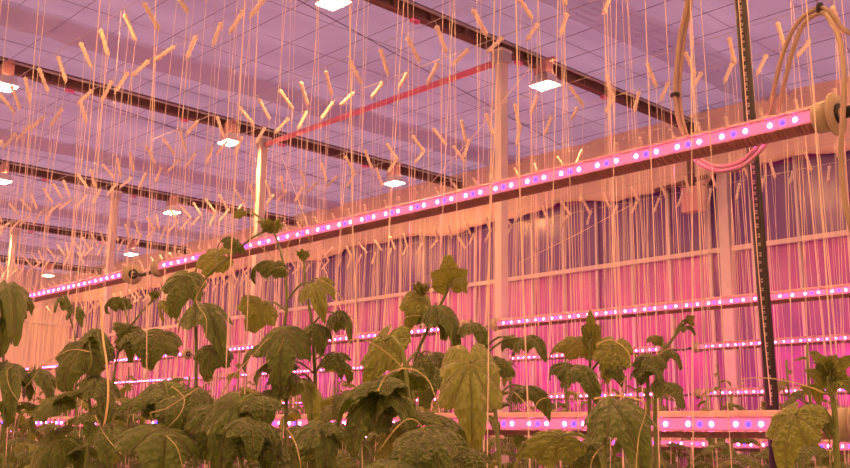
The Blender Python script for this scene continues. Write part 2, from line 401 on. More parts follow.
strip_mb = MB(); strip_mb.box((-RT*.815, LN/2, 0), (.004, LN-.01, .038))
strip_me = strip_mb.mesh('led_cover', M_strip)
strip2_mb = MB(); strip2_mb.box((RT*.815, LN/2, 0), (.004, LN-.01, .038))
strip2_me = strip2_mb.mesh('led_cover', M_strip)
c0 = cap_mesh(-1, (0, 0, 0)).mesh('end_cap', M_cap, True); c1 = cap_mesh(1, (0, LN, 0)).mesh('end_cap', M_cap, True)
sock_me = lathe([(-.073, .034), (-.079, .034), (-.080, .0)], (0, 0, 0)).mesh('socket', M_tie)
def led_me(r, name, m_):
    v = [(-.006, 0, 0)]; f = []
    for j, (x, q) in enumerate(((-.005, .55), (0, 1))):
        for k in range(8): a = math.pi*2*k/8; v.append((x, q*r*math.cos(a), q*r*math.sin(a)))
    for k in range(8): f.append((0, 1+k, 1+(k+1) % 8)); f.append((1+k, 9+k, 9+(k+1) % 8, 1+(k+1) % 8))
    return MB().add(v, f).mesh(name, m_, True)
ledw = led_me(.0098, 'white_led', M_ledw); ledb = led_me(.0120, 'blue_led', M_ledb)
def led_positions():
    out = []; y = .10
    while y < LN-.03:
        out.append((y, 'b'))
        for d in (-.045, .045):
            if 0.01 < y+d < LN-.02: out.append((y+d, 'w'))
        y += DY
    return out
def row_mesh(side, kind):
    v = []; f = []; src = ledw
    for y, k in led_positions():
        if k != kind: continue
        b_ = len(v)
        for q in src.vertices: v.append((side*(RT*.83-q.co.x), y+q.co.y, q.co.z))
        for p in src.polygons: f.append([b_+i for i in p.vertices])
    return MB().add(v, f).mesh('led_row', M_ledw if kind == 'w' else M_ledb, True)
rows = {(s, k): row_mesh(s, k) for s in (-1, 1) for k in 'wb'}
def light_tube(X, y, h, label, detail=False, top=3.6):
    o = empty('led_light_tube', (X, y, CZ+h), label, 'light', 'LED light tubes over the rows')
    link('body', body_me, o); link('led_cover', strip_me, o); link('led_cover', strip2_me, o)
    link('end_cap', c0, o); link('end_cap', c1, o); link('socket', sock_me, o)
    if detail:
        for yy, k in led_positions(): link('white_led' if k == 'w' else 'blue_led', ledw if k == 'w' else ledb, o, (-RT*.83, yy, 0))
    else:
        for k in 'wb': q = link('led_row', rows[(-1, k)], o); q['kind'] = 'stuff'
    for k in 'wb': q = link('led_row', rows[(1, k)], o); q['kind'] = 'stuff'
    if top:
        for yy in (.45, LN-.45):
            MB().tube([(0, yy, RT*.9), (0, yy, top-h)], .0022, 5).build('hanging_wire', M_cropwire, o)
            MB().box((0, yy, RT*.98), (.022, .03, .012)).build('hanging_clip', M_cap, o)
    return o
HU = {3.06: 1.05, 6.3: .965, 9.57: 1.0}
lt = [(3.06, 1.05, 'upper', 'above the nearest plants'), (6.3, .965, 'upper', 'in front of the cream column'), (9.57, 1.0, 'upper', 'close to the pink wall'),
      (3.06, .054, 'lower', 'among the nearest leaves'), (6.3, -.025, 'lower', 'of the middle row'), (9.57, .50, 'lower', 'in front of the pink wall, above distant leaves')]
for X, h, lv, where in lt:
    for k, y in enumerate((1.365, 6.22, 11.075, 15.93)):
        seg = ('near length', 'second length', 'third length', 'farthest length')[k]
        light_tube(X, y, h, f'{lv} LED tube {where}, {seg}', X == 3.06 and k == 0, 3.6 if lv == 'upper' else HU[X]-RT*.95)
    for k, y in enumerate((5.97, 10.825, 15.68)):
        # plug cable linking two lengths
        jl = f'plug cable of {lv} tube {where}, ' + ('first joint', 'second joint', 'third joint')[k]
        tag(MB().tube([(X, y-.15, CZ+h), (X, y-.04, CZ+h-.02), (X, y+.06, CZ+h-.02), (X, y+.155, CZ+h)], .012, 6).build('joint_cable', M_tie, smooth=True), jl, 'cable', 'joint cables')

# ================================================================= CROP WIRES, TWINE SPOOLS
HW = 2.85
ROWS = [1.18, 1.75, .975*HW, 1.175*HW, 1.55*HW, 1.735*HW, 2.12*HW, 2.30*HW, 2.66*HW, 2.86*HW, 3.20*HW, 3.44*HW]
ORD = ['first', 'second', 'third', 'fourth', 'fifth', 'sixth', 'seventh', 'eighth', 'ninth', 'tenth', 'eleventh', 'twelfth']
for i, x in enumerate(ROWS):
    if i: tag(MB().tube([(x, Y0, CZ+HW), (x, Y1, CZ+HW)], .0025, 5).build('crop_wire', M_cropwire), f'{ORD[i]} thin steel crop wire counted from the viewpoint, hung with twine spools', 'wire', 'crop wires')
def spool_mesh(sgn, k):
    rnd = random.Random(40+k); th = math.radians(sgn*(20+6*k)); mb = MB()
    dx = Vector((math.sin(th), rnd.uniform(-.12, .12), -math.cos(th))); dx.normalize()
    top = dx*.028; Ln = .205
    pts = [top+dx*(Ln*t) for t in [q/14 for q in range(15)]]
    rs = [.0150+.003*math.sin(q*1.9)+(.003 if q in (1, 2, 12, 13) else 0) for q in range(15)]; rs[0] = rs[-1] = .007
    mb.tube(pts, rs, 7)
    # flared foot that holds the wound twine
    e = pts[-1]; mb.tube([e-dx*.012+Vector((0, -.017, .004)), e, e+Vector((0, .017, -.012))], .004, 5)
    return mb.mesh('twine_spool', M_spool, True), pts[-1], top
def hookwire(top):
    P = [top+Vector((0, 0, -.01)), top*.6+Vector((.006, 0, .004)), Vector((.004, 0, .008)), Vector((-.005, 0, .006)), Vector((-.008, 0, -.006))]
    return MB().tube(P, .0022, 5).mesh('hook', M_cropwire, True)
variants = {}
def twine_pts(s, lx, ly, Ln): return [s, s+Vector((lx*.3, ly*.4, -Ln*.35)), s+Vector((lx*.6, ly*.8, -Ln*.7)), s+Vector((lx, ly, -Ln))]
for sg in (-1, 1):
    for k in range(5):
        sm, end, top = spool_mesh(sg, k); rnd = random.Random(k*7+sg)
        s = end*.97
        tw = [MB().tube(twine_pts(s, -end.x+rnd.uniform(-.05, .05), rnd.uniform(-.07, .07), HW+.15), .0021, 4).mesh('twine', M_twine)]
        if k % 5 != 4:
            s2 = end*.5+Vector((0, .012, 0)); tw.append(MB().tube(twine_pts(s2, rnd.uniform(-.06, .06), rnd.uniform(-.10, .10), HW+.2), .0016, 4).mesh('twine', M_twine))
        variants[(sg, k)] = (sm, tw, hookwire(top))
LEAN = {-1: 'leaning left', 1: 'leaning right'}
cand = []
rnd = random.Random(11)
for i, x in enumerate(ROWS):
    if i == 0: continue
    y = .25 if i > 1 else .9
    sg = 1 if i % 2 == 0 else -1
    while y < 23:
        y += (.325 if i > 1 else .62)+rnd.uniform(-.07, .07)
        if x > 3 and y < 1.2 or i == 7 and min(abs(y-t+.09) for t in TR) < .16: continue
        P = Vector((x+rnd.uniform(-.01, .01), y, CZ+HW)); px, py, z = proj(P+Vector((0, 0, -.1)))
        bx, by, _ = proj(P+Vector((0, 0, -HW+.2)))
        if px < -40 or bx > 890: continue
        s2 = sg if rnd.random() > .04 else -sg
        inview = 0 <= px <= 850 and py > -5
        cand.append((z-(2 if inview else 0), i, P, s2, rnd.randrange(5), rnd.uniform(.85, 1.15), rnd.uniform(-.35, .35)))
cand.sort(key=lambda q: q[0])
WHERE = ['crop wire nearest the viewpoint', 'nearest crop wire', 'crop wire just before the upper near light tube', 'crop wire just behind the upper near light tube',
         'fifth crop wire, between the near and middle light tubes', 'sixth crop wire, between the near and middle light tubes', 'seventh crop wire, just before the cream column',
         'eighth crop wire, just behind the cream column', 'ninth crop wire, past the cream column', 'tenth crop wire, past the cream column', 'crop wire just before the pink wall light tube', 'last crop wire, closest to the pink wall']
rest = MB(); items = []
for n_, (z, i, P, sg, k, sc_, rz) in enumerate(cand):
    sm, tw, hk = variants[(sg, k)]
    if n_ < 298:
        o = link('twine_spool', sm, None, P); o.rotation_euler = (0, 0, rz)
        tag(o, None, 'spool', f'twine spools on the {WHERE[i]}')
        px, py, _ = proj(P+Vector((0, 0, -.1))); ww = {1: 'nearest', 11: 'last'}.get(i, ORD[i])
        if py < 3: px = proj(P+Vector((0, 0, -1.9)))[0]; items.append((o, px, f'cream twine hanging from {ww} crop wire'))
        else: items.append((o, px, f'cream spool {LEAN[sg]} on {ww} crop wire'))
        for t_ in tw: link('twine', t_, o)
        link('hook', hk, o)
    else:
        for me in [sm]+tw:
            R_ = Matrix.Rotation(rz, 3, 'Z'); rest.add([R_@q.co+P for q in me.vertices], [tuple(p.vertices) for p in me.polygons])
number_labels(items)
tag(rest.build('distant_twine_spools', M_twine), 'dense curtain of far cream twine spools and twine hanging towards the end wall', 'twine', None, 'stuff')

# ================================================================= HOSE AND CABLES
hp = [(3.36, 1.815, CZ+3.6), (3.358, 1.795, CZ+2.7), (3.355, 1.768, CZ+1.72), (3.352, 1.748, CZ+.96), (3.35, 1.731, CZ+.3), (3.35, 1.722, CZ-.3), (3.35, 1.715, CZ-1.6)]
o = MB().tube(smooth_path(hp, 6), .0235, 14).build('hanging_hose', M_hose, smooth=True)
tag(o, 'thick black hose with pale printing hanging behind the near light tubes', 'hose')
pr = MB(); rnd = random.Random(3)
nrm = Vector((-3.35, -1.73, 0)).normalized(); tn = Vector((nrm.y, -nrm.x, 0))
h = -.05
while h < 2.2:
    P = None
    for a, b_ in zip(hp[:-1], hp[1:]):
        if b_[2] <= CZ+h <= a[2]: t_ = (CZ+h-b_[2])/(a[2]-b_[2]); P = Vector(b_).lerp(Vector(a), t_)
    ln = rnd.choice((.010, .013, .018)); an = Vector(nrm*math.cos(.12)+tn*math.sin(.12))
    Rr = Matrix((tn, -nrm, Vector((0, 0, 1)))).transposed()
    c = P+nrm*.0232+tn*.002
    # strokes of illegible lettering running down the hose
    for s_ in range(2): pr.box(c+Vector((0, 0, ln*(s_-.5)*.55)), (.006, .0022, ln*.28), 0, Rr)
    pr.box(c+tn*.004*rnd.choice((-1, 1)), (.0016, .0022, ln), 0, Rr)
    h += ln+rnd.choice((.008, .012, .02))
q = pr.build('printing', M_print, o); q['kind'] = 'stuff'
def cable(name, pxs, X, r, label, off=(0, 0, 0), mat_=M_cable, ties=()):
    P = [onx(x, y, X if not isinstance(X, list) else X[i])+Vector(off) for i, (x, y) in enumerate(pxs)]
    o = MB().tube(smooth_path(P, 8), r, 10).build(name, mat_, smooth=True); tag(o, label, 'cable')
    for i in ties:
        d = (P[min(i+1, len(P)-1)]-P[i-1]).normalized(); MB().tube([P[i]-d*.006, P[i]+d*.006], r*1.6+.006, 10).build('cable_tie', M_tie, o, smooth=True)
    return o
c1p = [(690, -60), (687, 0), (680, 35), (676, 70), (675, 95), (679, 122), (690, 150), (700, 164), (720, 171), (742, 166), (757, 154), (768, 138), (772, 110)]
cable('power_cable', c1p, [3.22]*10+[3.18, 3.17, 3.17], .0085, 'beige power cable dropping behind the upper tube left of the hose, looping under it', ties=(4,))
c1q = [(695, -60), (691, 0), (684.5, 35), (680.5, 70), (679.5, 95), (683, 122), (692, 150), (702, 161), (720, 167), (740, 162), (753, 151), (762, 138), (768, 115)]
cable('power_cable', c1q, [3.24]*10+[3.2, 3.19, 3.19], .0085, 'inner strand of the two tied beige cables left of the hose')
cable('power_cable', [(768, 138), (769, 118), (776, 80), (786, 45), (800, 20), (820, 8), (833, 16), (842, 28), (856, 36), (880, 45)], 3.16, .0085, 'beige cable arching over the tube end and leaving past the right edge', ties=(5,))
cable('power_cable', [(775, 135), (777, 118), (784, 85), (793, 50), (804, 24), (821, 13), (831, 22), (840, 42), (844, 75), (843, 110), (841, 150), (843, 190), (850, 225), (862, 260)], [3.16]*6+[3.1, 3.02, 2.96, 2.93, 2.93, 2.93, 2.93, 2.93], .0085, 'beige cable arching over and dropping in front of the tube end cap')
tag(MB().tube([(3.06, 1.275, CZ+1.05), (3.06, 1.20, CZ+1.047), (3.06, 1.10, CZ+1.03), (3.06, .9, CZ+1.05), (3.08, .8, CZ+1.2)], [.02, .02, .012, .010, .010], 10).build('plug_connector', M_tie, smooth=True),
    'black plug on the end cap of the upper near light tube', 'plug')
# dry twine leaning at the left and a loose slanted twine
tag(MB().tube(smooth_path([onx(x, y, 1.6) for x, y in ((101, 300), (103, 338), (107, 365), (108, 400), (103, 431))], 5), .0042, 6).build('dry_string', M_dry, smooth=True),
    'thick pale dry string hanging down among the leaves at lower left', 'string')
for (a, b_, X, la) in (((281, 155), (355, 345), 5.2, 'loose twine slanting down in front of the wall, right of the tallest plant'), ((530, 68), (425, 190), 5.5, 'faint loose twine slanting across left of the cream column'),
                       ((640, 200), (520, 262), 8.6, 'slack twine sagging in front of the wall right of the cream column')):
    P, Q = onx(*a, X), onx(*b_, X); tag(MB().tube([Vector((P.x, P.y, CZ+HW)), P, P.lerp(Q, .5)+Vector((0, 0, -.02)), Q, Vector((Q.x, Q.y, CZ-.3))], .003, 5).build('loose_twine', M_twine), la, 'twine')

# ================================================================= CUCUMBER PLANTS
def outline(th, rnd_ph):
    a = abs(th)
    def g(c, w_): return math.exp(-((a-c)/w_)**2)
    r = .56+.44*g(0, .36)+.20*g(.98, .30)+.10*g(1.85, .34)
    notch = math.exp(-((math.pi-a)/.34)**2); r *= 1-.80*notch
    r *= 1+.035*math.sin(th*23+rnd_ph)+.015*math.sin(th*41+rnd_ph*2)
    return r
def leaf_geo(seed, L, W, arch, fold, curl=.25, NA=84, NR=13):
    rnd = random.Random(seed); ph = rnd.uniform(0, 6); v = []; f = []; uv = []
    v.append((0, 0)); 
    for j in range(1, NR+1):
        for k in range(NA):
            th = -math.pi+2*math.pi*k/NA; r = outline(th, ph)*(j/NR)
            v.append((r*math.sin(th), r*math.cos(th)))
    tw = rnd.uniform(-.25, .25); wav = rnd.uniform(0, 6)
    def bend(p):
        x, y = p; rr = math.hypot(x, y); th = math.atan2(x, y)
        z = .035*math.sin(th*5+wav)*rr*rr*1.6
        # puckered blade between the main veins
        vein = min(abs(math.sin(abs(th)-a))*rr if math.cos(abs(th)-a) > 0 else 9 for a in (0, .66, 1.26, 1.95))
        z += .055*min(vein/.13, 1)-.03
        z += .010*abs(math.sin(rr*17-abs(th)*2.2))*min(rr*2, 1)
        c = arch; s = y-.45
        yy = math.sin(c*s)/c; zz = math.cos(c*s)/c-math.cos(c*.45)/c
        k = fold; xx = math.sin(k*x)/k if abs(k*x) < math.pi*.6 else x; zf = -(1-math.cos(k*x))/k
        yy += math.sin(c*.45)/c
        nz, ny = math.cos(c*s), math.sin(c*s)
        yy += ny*(z+zf)*.8; zz += nz*(z+zf)
        zz -= curl*max(0, y-.55)**2*1.5
        zz += tw*x*y*.5
        return Vector((xx*W, yy*L, zz*L))
    V = [bend(p) for p in v]; U = [(p[0], p[1]) for p in v]
    for k in range(NA): f.append((0, 1+k, 1+(k+1) % NA))
    for j in range(NR-1):
        for k in range(NA): a = 1+j*NA+k; b_ = 1+j*NA+(k+1) % NA; f.append((a, a+NA, b_+NA, b_))
    return V, f, U
def frame_from(B, T, face):
    y = (T-B).normalized(); z = face-y*face.dot(y)
    if z.length < .05: z = Vector((0, 0, 1))-y*y.z
    z.normalize(); x = y.cross(z); return Matrix((x, y, z)).transposed()
def put_leaf(parent, base, B, T, W, face, seed, arch, fold, young=False, curl=.25):
    arch *= 1.35; fold *= 1.5
    L = (T-B).length/.93; V, f, U = leaf_geo(seed, L, W/1.42, arch, fold, curl, 84 if W > .05 else 40, 13 if W > .05 else 6)
    R_ = frame_from(B, T, face); me = MB().add([R_@q for q in V], f, 0, U).mesh('leaf', M_young if young else M_leaf, True)
    return link('leaf', me, parent, B-base)
def tip_cluster(parent, base, P, s, seed):
    rnd = random.Random(seed)
    for k in range(6):
        a = k*2.4+rnd.random()*.5; el = .35+.9*(k/6)
        d = Vector((math.cos(a)*math.cos(el), math.sin(a)*math.cos(el), math.sin(el))); T = P+d*s*(1-.07*k)
        face = Vector((-math.cos(a)*.7, -math.sin(a)*.7, 1))
        put_leaf(parent, base, P+d*s*.12, T, s*.8, face, seed*10+k, .9, 1.2, True)
    # small buds and a curly tendril
    m_ = MB()
    for k in range(4):
        c = P+Vector((rnd.uniform(-.3, .3), rnd.uniform(-.3, .3), rnd.uniform(-.5, .1)))*s; m_.tube([c, c+Vector((0, 0, s*.12)), c+Vector((0, 0, s*.2))], [s*.05, s*.07, s*.02], 6)
    m_.build('flower_bud', M_stem, parent, True).location = -base
def tendril(parent, base, P, d, Ln, seed):
    rnd = random.Random(seed); pts = [P]; v = d.normalized(); ax = Vector((rnd.uniform(-1, 1), rnd.uniform(-1, 1), rnd.uniform(-1, 1))).normalized()
    n_ = 22
    for i in range(n_):
        v = Matrix.Rotation(.03+.35*(i/n_)**3, 3, ax)@v; v = (v+Vector((0, 0, -.03))).normalized(); pts.append(pts[-1]+v*Ln/n_)
    o = MB().tube(pts, [.0016-.0008*i/n_ for i in range(n_+1)], 5).build('tendril', M_tendril, parent, True); o.location = -base
# surveyed plants: stem (px points, plane X), leaves (base px, tip px, width px, plane offset, arch, fold, young), growing tips, label
PL = [
 ('plant whose stem bends right up to the growing tips over the long light tube', 1.75, [(196, 468), (196, 400), (196, 335), (194, 305), (206, 278), (228, 258), (252, 238), (266, 231)],
  [((186, 276), (172, 318), 46, 0, 1.1, .9, 0), ((218, 256), (192, 268), 38, .02, .7, .6, 1), ((238, 241), (215, 246), 18, 0, 1.3, 1.2, 0), ((200, 302), (222, 348), 56, .03, 1.0, .9, 0), ((215, 350), (204, 380), 44, 0, 1.2, .9, 0)], [((268, 228), 14)]),
 ('tallest cucumber plant, its star-shaped growing tip reaching the long light tube', 1.80, [(286, 468), (286, 400), (284, 335), (287, 300), (283, 262), (277, 240), (272, 228)],
  [((276, 262), (247, 280), 27, -.03, 1.5, 1.3, 0), ((312, 282), (324, 318), 40, -.02, 1.4, 1.0, 1), ((262, 305), (248, 334), 46, 0, 1.2, .8, 1), ((285, 330), (279, 388), 62, -.05, 1.1, 1.0, 0), ((240, 212), (232, 219), 12, 0, .8, 1, 1)], [((272, 228), 17)]),
 ('thin cucumber plant right of the tallest one with small upright top', 1.9, [(318, 468), (316, 400), (312, 325), (306, 292), (304, 262), (303, 252)],
  [((318, 279), (334, 294), 26, 0, 1.3, 1.1, 1), ((334, 313), (354, 338), 26, 0, 1.5, 1.2, 0), ((334, 352), (342, 376), 36, 0, 1.4, 1.1, 0), ((298, 376), (316, 420), 44, -.05, .9, .8, 1)], [((303, 256), 12)]),
 ('leafy cucumber plant left of the pale dry string', 1.6, [(86, 468), (90, 410), (86, 382), (92, 362), (90, 345)],
  [((85, 346), (62, 392), 66, 0, 1.1, .9, 0), ((60, 396), (28, 428), 58, -.05, 1.1, .9, 0), ((100, 376), (106, 418), 46, .05, 1.0, .8, 0), ((58, 440), (30, 476), 60, -.05, 1.1, 1, 0), ((105, 425), (108, 465), 48, 0, 1.1, .9, 0), ((88, 334), (108, 352), 34, .05, 1.2, 1, 0)], []),
 ('cucumber plant with a side shoot pointing at the tube joint', 1.95, [(112, 468), (112, 400), (120, 345), (137, 318), (150, 303), (156, 294)],
  [((122, 298), (102, 314), 22, 0, 1.6, 1.3, 0), ((130, 330), (110, 326), 22, 0, 1, 1, 0), ((160, 334), (146, 370), 52, -.05, 1.2, 1, 0), ((160, 304), (176, 316), 18, 0, 1.3, 1, 1), ((128, 335), (140, 352), 26, 0, 1.3, 1, 0)], [((154, 296), 10)]),
 ('small thin cucumber shoot under the far end of the long light tube', 2.0, [(76, 468), (76, 380), (75, 338), (70, 318), (64, 302)],
  [((60, 298), (70, 310), 18, 0, 1.2, 1, 0), ((74, 308), (82, 322), 20, 0, 1.2, 1, 0)], [((64, 304), 7)]),
 ('cucumber plant at the left edge with a large drooping top leaf', 1.5, [(4, 468), (4, 380), (2, 320), (0, 288)],
  [((2, 286), (18, 332), 58, 0, 1.3, 1.0, 0), ((8, 362), (12, 408), 48, 0, 1.1, 1, 0), ((-8, 320), (4, 350), 40, .0, 1.2, 1, 0), ((34, 372), (50, 395), 40, .1, 1.2, 1, 0)], []),
 ('cucumber plant with a broad leaf over the low light tube at left', 1.45, [(176, 468), (174, 430), (168, 395), (163, 380)],
  [((160, 384), (126, 428), 74, 0, 1.1, .8, 0), ((163, 426), (160, 486), 96, -.1, 1.2, 1.0, 0), ((190, 388), (206, 420), 46, .2, 1.1, .8, 0)], []),
 ('cucumber plant with a large quilted leaf hanging low, left of centre', 1.45, [(242, 468), (236, 430), (236, 402)],
  [((236, 402), (216, 470), 72, 0, 1.1, 1.1, 0), ((262, 396), (264, 432), 58, .05, 1.4, 1.1, 0), ((212, 410), (205, 460), 56, .02, 1.1, 1, 0), ((258, 425), (268, 468), 48, .1, 1, .9, 0)], []),
 ('cucumber plant whose big leaves arch over the low light tube at centre', 1.5, [(413, 468), (412, 425), (408, 392), (404, 355), (400, 345)],
  [((385, 341), (368, 394), 48, .05, .6, .6, 1), ((376, 395), (346, 462), 58, -.02, 1.3, 1.1, 0), ((384, 394), (416, 426), 50, 0, 1.3, 1.1, 0), ((402, 432), (374, 468), 50, .05, 1, .9, 1), ((424, 356), (432, 376), 30, .1, 1.1, 1, 0), ((345, 396), (334, 418), 40, .15, 1, 1, 0)], []),
 ('bright topped cucumber plant just left of the cream column', 2.2, [(412, 430), (414, 365), (430, 325), (444, 298), (450, 284), (450, 276)],
  [((450, 284), (448, 256), 38, 0, .6, .5, 1), ((436, 304), (460, 352), 38, -.03, 1.3, 1, 0), ((418, 298), (408, 330), 34, -.02, 1, .9, 1), ((430, 352), (444, 374), 36, 0, 1.2, 1, 0), ((455, 278), (466, 290), 18, 0, 1, 1, 1), ((428, 312), (402, 322), 26, 0, 1.2, 1, 0), ((444, 310), (444, 340), 30, .03, 1.2, 1, 0)], [((421, 290), 15)]),
 ('cucumber plant beneath the cream column with a long hanging bright leaf', 2.15, [(500, 468), (496, 420), (492, 380), (480, 345), (470, 326)],
  [((470, 322), (488, 352), 34, 0, 1.3, 1, 0), ((522, 338), (548, 356), 36, .05, 1.4, 1, 0), ((512, 338), (500, 352), 24, .05, 1.2, 1, 0), ((470, 362), (473, 456), 56, -.3, .7, .6, 1), ((503, 360), (468, 370), 28, -.1, 1.3, 1, 0), ((522, 386), (550, 412), 40, .1, 1, .8, 0), ((430, 370), (424, 408), 40, -.2, 1.1, .9, 0)], []),
 ('cucumber plant around the upright twine right of centre with bright pointed tip', 2.3, [(588, 468), (589, 430), (590, 380), (590, 345), (590, 332)],
  [((582, 341), (546, 356), 34, 0, 1.2, .9, 1), ((592, 340), (590, 312), 22, 0, .6, .8, 1), ((614, 346), (606, 382), 40, 0, .8, .7, 1), ((572, 366), (600, 400), 44, -.1, 1.5, 1.2, 0), ((570, 366), (544, 378), 36, -.1, 1.4, 1.1, 0), ((610, 360), (622, 384), 30, 0, 1.1, 1, 0)], [((590, 330), 12)]),
 ('cucumber plant with bright leaf hanging across the low light tube right of centre', 1.6, [(606, 500), (604, 460), (608, 420), (612, 402)],
  [((612, 402), (646, 470), 74, 0, 1.1, .9, 0), ((606, 404), (600, 440), 34, .1, 1, 1, 1), ((562, 436), (506, 466), 46, 0, 1.4, 1.1, 1), ((590, 445), (580, 480), 48, .1, 1.2, 1, 0)], []),
 ('dark leaved cucumber plant at the left end of the bare stretch of low tube', 2.4, [(650, 450), (648, 400), (648, 372), (650, 358)],
  [((650, 358), (638, 386), 40, 0, 1.2, 1, 0), ((662, 382), (684, 406), 34, 0, 1.1, .8, 0), ((640, 365), (664, 380), 30, 0, 1.2, 1, 0)], []),
 ('slim young cucumber shoot leaning right beneath the middle light tube', 2.5, [(655, 420), (658, 365), (672, 340), (686, 322)],
  [((688, 322), (694, 316), 15, 0, 1, 1, 1), ((684, 326), (696, 334), 15, 0, 1.2, 1, 0), ((660, 338), (644, 342), 16, 0, 1.4, 1.1, 1), ((660, 352), (684, 366), 22, 0, 1.3, 1, 0)], [((687, 322), 6)]),
 ('cucumber plant at the right edge with a bright star-shaped top', 1.7, [(838, 480), (836, 440), (834, 405), (829, 385), (829, 372)],
  [((795, 414), (784, 470), 56, -.1, .9, .7, 1), ((812, 410), (832, 436), 30, -.02, 1.1, .9, 0), ((832, 372), (812, 352), 26, 0, .7, .7, 1), ((832, 372), (852, 358), 30, 0, .9, .7, 1), ((834, 380), (856, 392), 34, 0, 1.1, .9, 1), ((826, 378), (806, 372), 24, 0, 1, .9, 1)], [((829, 372), 24)]),
 ('low cucumber plant at bottom centre with a wide dark leaf', 1.35, [(428, 500), (426, 460), (425, 430)],
  [((425, 430), (442, 480), 70, 0, 1.1, .9, 0), ((418, 445), (400, 482), 50, .05, 1.1, 1, 0), ((470, 450), (480, 480), 50, .1, 1.1, 1, 0)], []),
 ('low cucumber plant at the bottom between the two quilted leaves', 1.5, [(318, 500), (318, 450), (318, 426)],
  [((318, 426), (328, 476), 52, 0, 1.1, .9, 0), ((312, 430), (290, 470), 46, .05, 1.1, .9, 0)], [])]
TEN = {6: [[(12, 366), (7, 372), (10, 388), (20, 403)]], 3: [[(90, 352), (70, 350), (45, 364), (30, 382), (17, 396)], [(95, 415), (105, 435), (122, 455)]],
       7: [[(150, 413), (165, 409), (180, 400), (205, 384), (238, 371)], [(150, 413), (158, 428), (176, 446), (183, 470)], [(172, 386), (184, 398), (180, 414), (167, 428)]],
       8: [[(219, 399), (232, 378), (252, 356), (268, 338)], [(286, 428), (294, 440), (299, 456), (301, 470)]],
       9: [[(378, 391), (386, 376), (400, 369), (415, 370), (428, 380), (435, 396)]], 10: [[(408, 369), (424, 376), (434, 390), (439, 414), (436, 441), (417, 468)]],
       11: [[(514, 392), (524, 402), (532, 411), (540, 400), (556, 396)]], 13: [[(594, 399), (615, 396), (640, 400), (646, 410), (639, 436), (636, 470)]],
       1: [[(287, 262), (288, 245), (296, 234), (306, 234), (311, 244)], [(284, 338), (278, 352), (262, 366), (240, 386)]], 0: [[(206, 280), (196, 300), (206, 318), (206, 336)]],
       12: [[(596, 345), (612, 340), (628, 352), (630, 372), (618, 386)]], 2: [[(318, 279), (334, 288), (346, 306), (358, 330)]]}
for pi, (lab, X, stem, leaves, tips) in enumerate(PL):
    S = smooth_path([onx(x, y, X) for x, y in stem], 6)
    base = Vector((S[0].x, S[0].y, 0)); o = empty('cucumber_plant', base, 'tall ' + lab if not lab.split()[0] in ('tallest', 'thin', 'small', 'slim', 'low') else lab, 'plant', 'cucumber plants in the nearest row')
    low = [base, base+Vector((.01, 0, S[0].z*.5))]
    n_ = len(S); r0 = .0065
    st = MB().tube([p-base for p in low+S], [r0, r0]+[r0*(1-.55*i/n_) for i in range(n_)], 8).build('stem', M_stem, o, True)
    for li, (b_, t_, wp, off, ar, fo, yg) in enumerate(leaves):
        z = proj(onx(b_[0], b_[1], X))[2]; L_ = math.hypot(b_[0]-t_[0], b_[1]-t_[1])*z/FPX
        B = onx(*b_, X+off); T = onx(*t_, X+off-L_*.30); view = (Vector((0, 0, CZ))-B).normalized()
        rr = random.Random(pi*50+li); face = view*.8+Vector((rr.uniform(-.3, .3), rr.uniform(-.3, .3), 1.25 if not yg else .6))
        if t_[1] < b_[1]: face = view+Vector((0, 0, .3))
        put_leaf(o, base, B, T, wp*z/FPX*1.12, face, pi*50+li, ar, fo, bool(yg))
        # petiole from the stem, a hand below the blade
        Q = min(S, key=lambda p: (p-B).length+max(0, p.z-B.z+.03)*2); A = Q
        mid = A.lerp(B, .55)+Vector((0, 0, .018))
        MB().tube([q-base for q in smooth_path([A, mid, B], 5)], [.0036]*6+[.0026]*5, 6).build('petiole', M_stem, o, True)
    if stem[0][0] < 460:                 # further leaves lower on the stem
        for k in range(6):
            rr = random.Random(pi*70+k); A = S[int(rr.uniform(0, .62)*n_)]
            if proj(A)[1] < 335: continue
            an = rr.uniform(0, 6.28); d = Vector((math.cos(an), math.sin(an), 0)); B = A+d*rr.uniform(.05, .11)+Vector((0, 0, rr.uniform(.0, .05)))
            T = B+(d*rr.uniform(.4, .9)+Vector((0, 0, -rr.uniform(.5, 1)))).normalized()*rr.uniform(.10, .15)
            put_leaf(o, base, B, T, rr.uniform(.11, .16), d*.6+Vector((0, 0, 1)), pi*70+k, 1.1, .9)
            MB().tube([q-base for q in smooth_path([A, A.lerp(B, .5)+Vector((0, 0, .015)), B], 4)], .003, 6).build('petiole', M_stem, o, True)
    for (t_, sp) in tips:
        P = onx(*t_, X); z = proj(P)[2]; tip_cluster(o, base, P, sp*z/FPX, pi+3)
    for px_l in TEN.get(pi, ()):
        P = smooth_path([onx(x, y, X-.12+.02*math.sin(q_*2)) for q_, (x, y) in enumerate(px_l)], 6)
        MB().tube([p-base for p in P], [.0020-.0010*q_/len(P) for q_ in range(len(P))], 5).build('tendril', M_tendril, o, True)
    for k in range(1):
        rr = random.Random(pi*9+k); tendril(o, base, S[int(n_*rr.uniform(.3, .9))], Vector((rr.uniform(-1, 1), rr.uniform(-1, 1), rr.uniform(-.2, .8))), rr.uniform(.10, .22), pi*9+k)
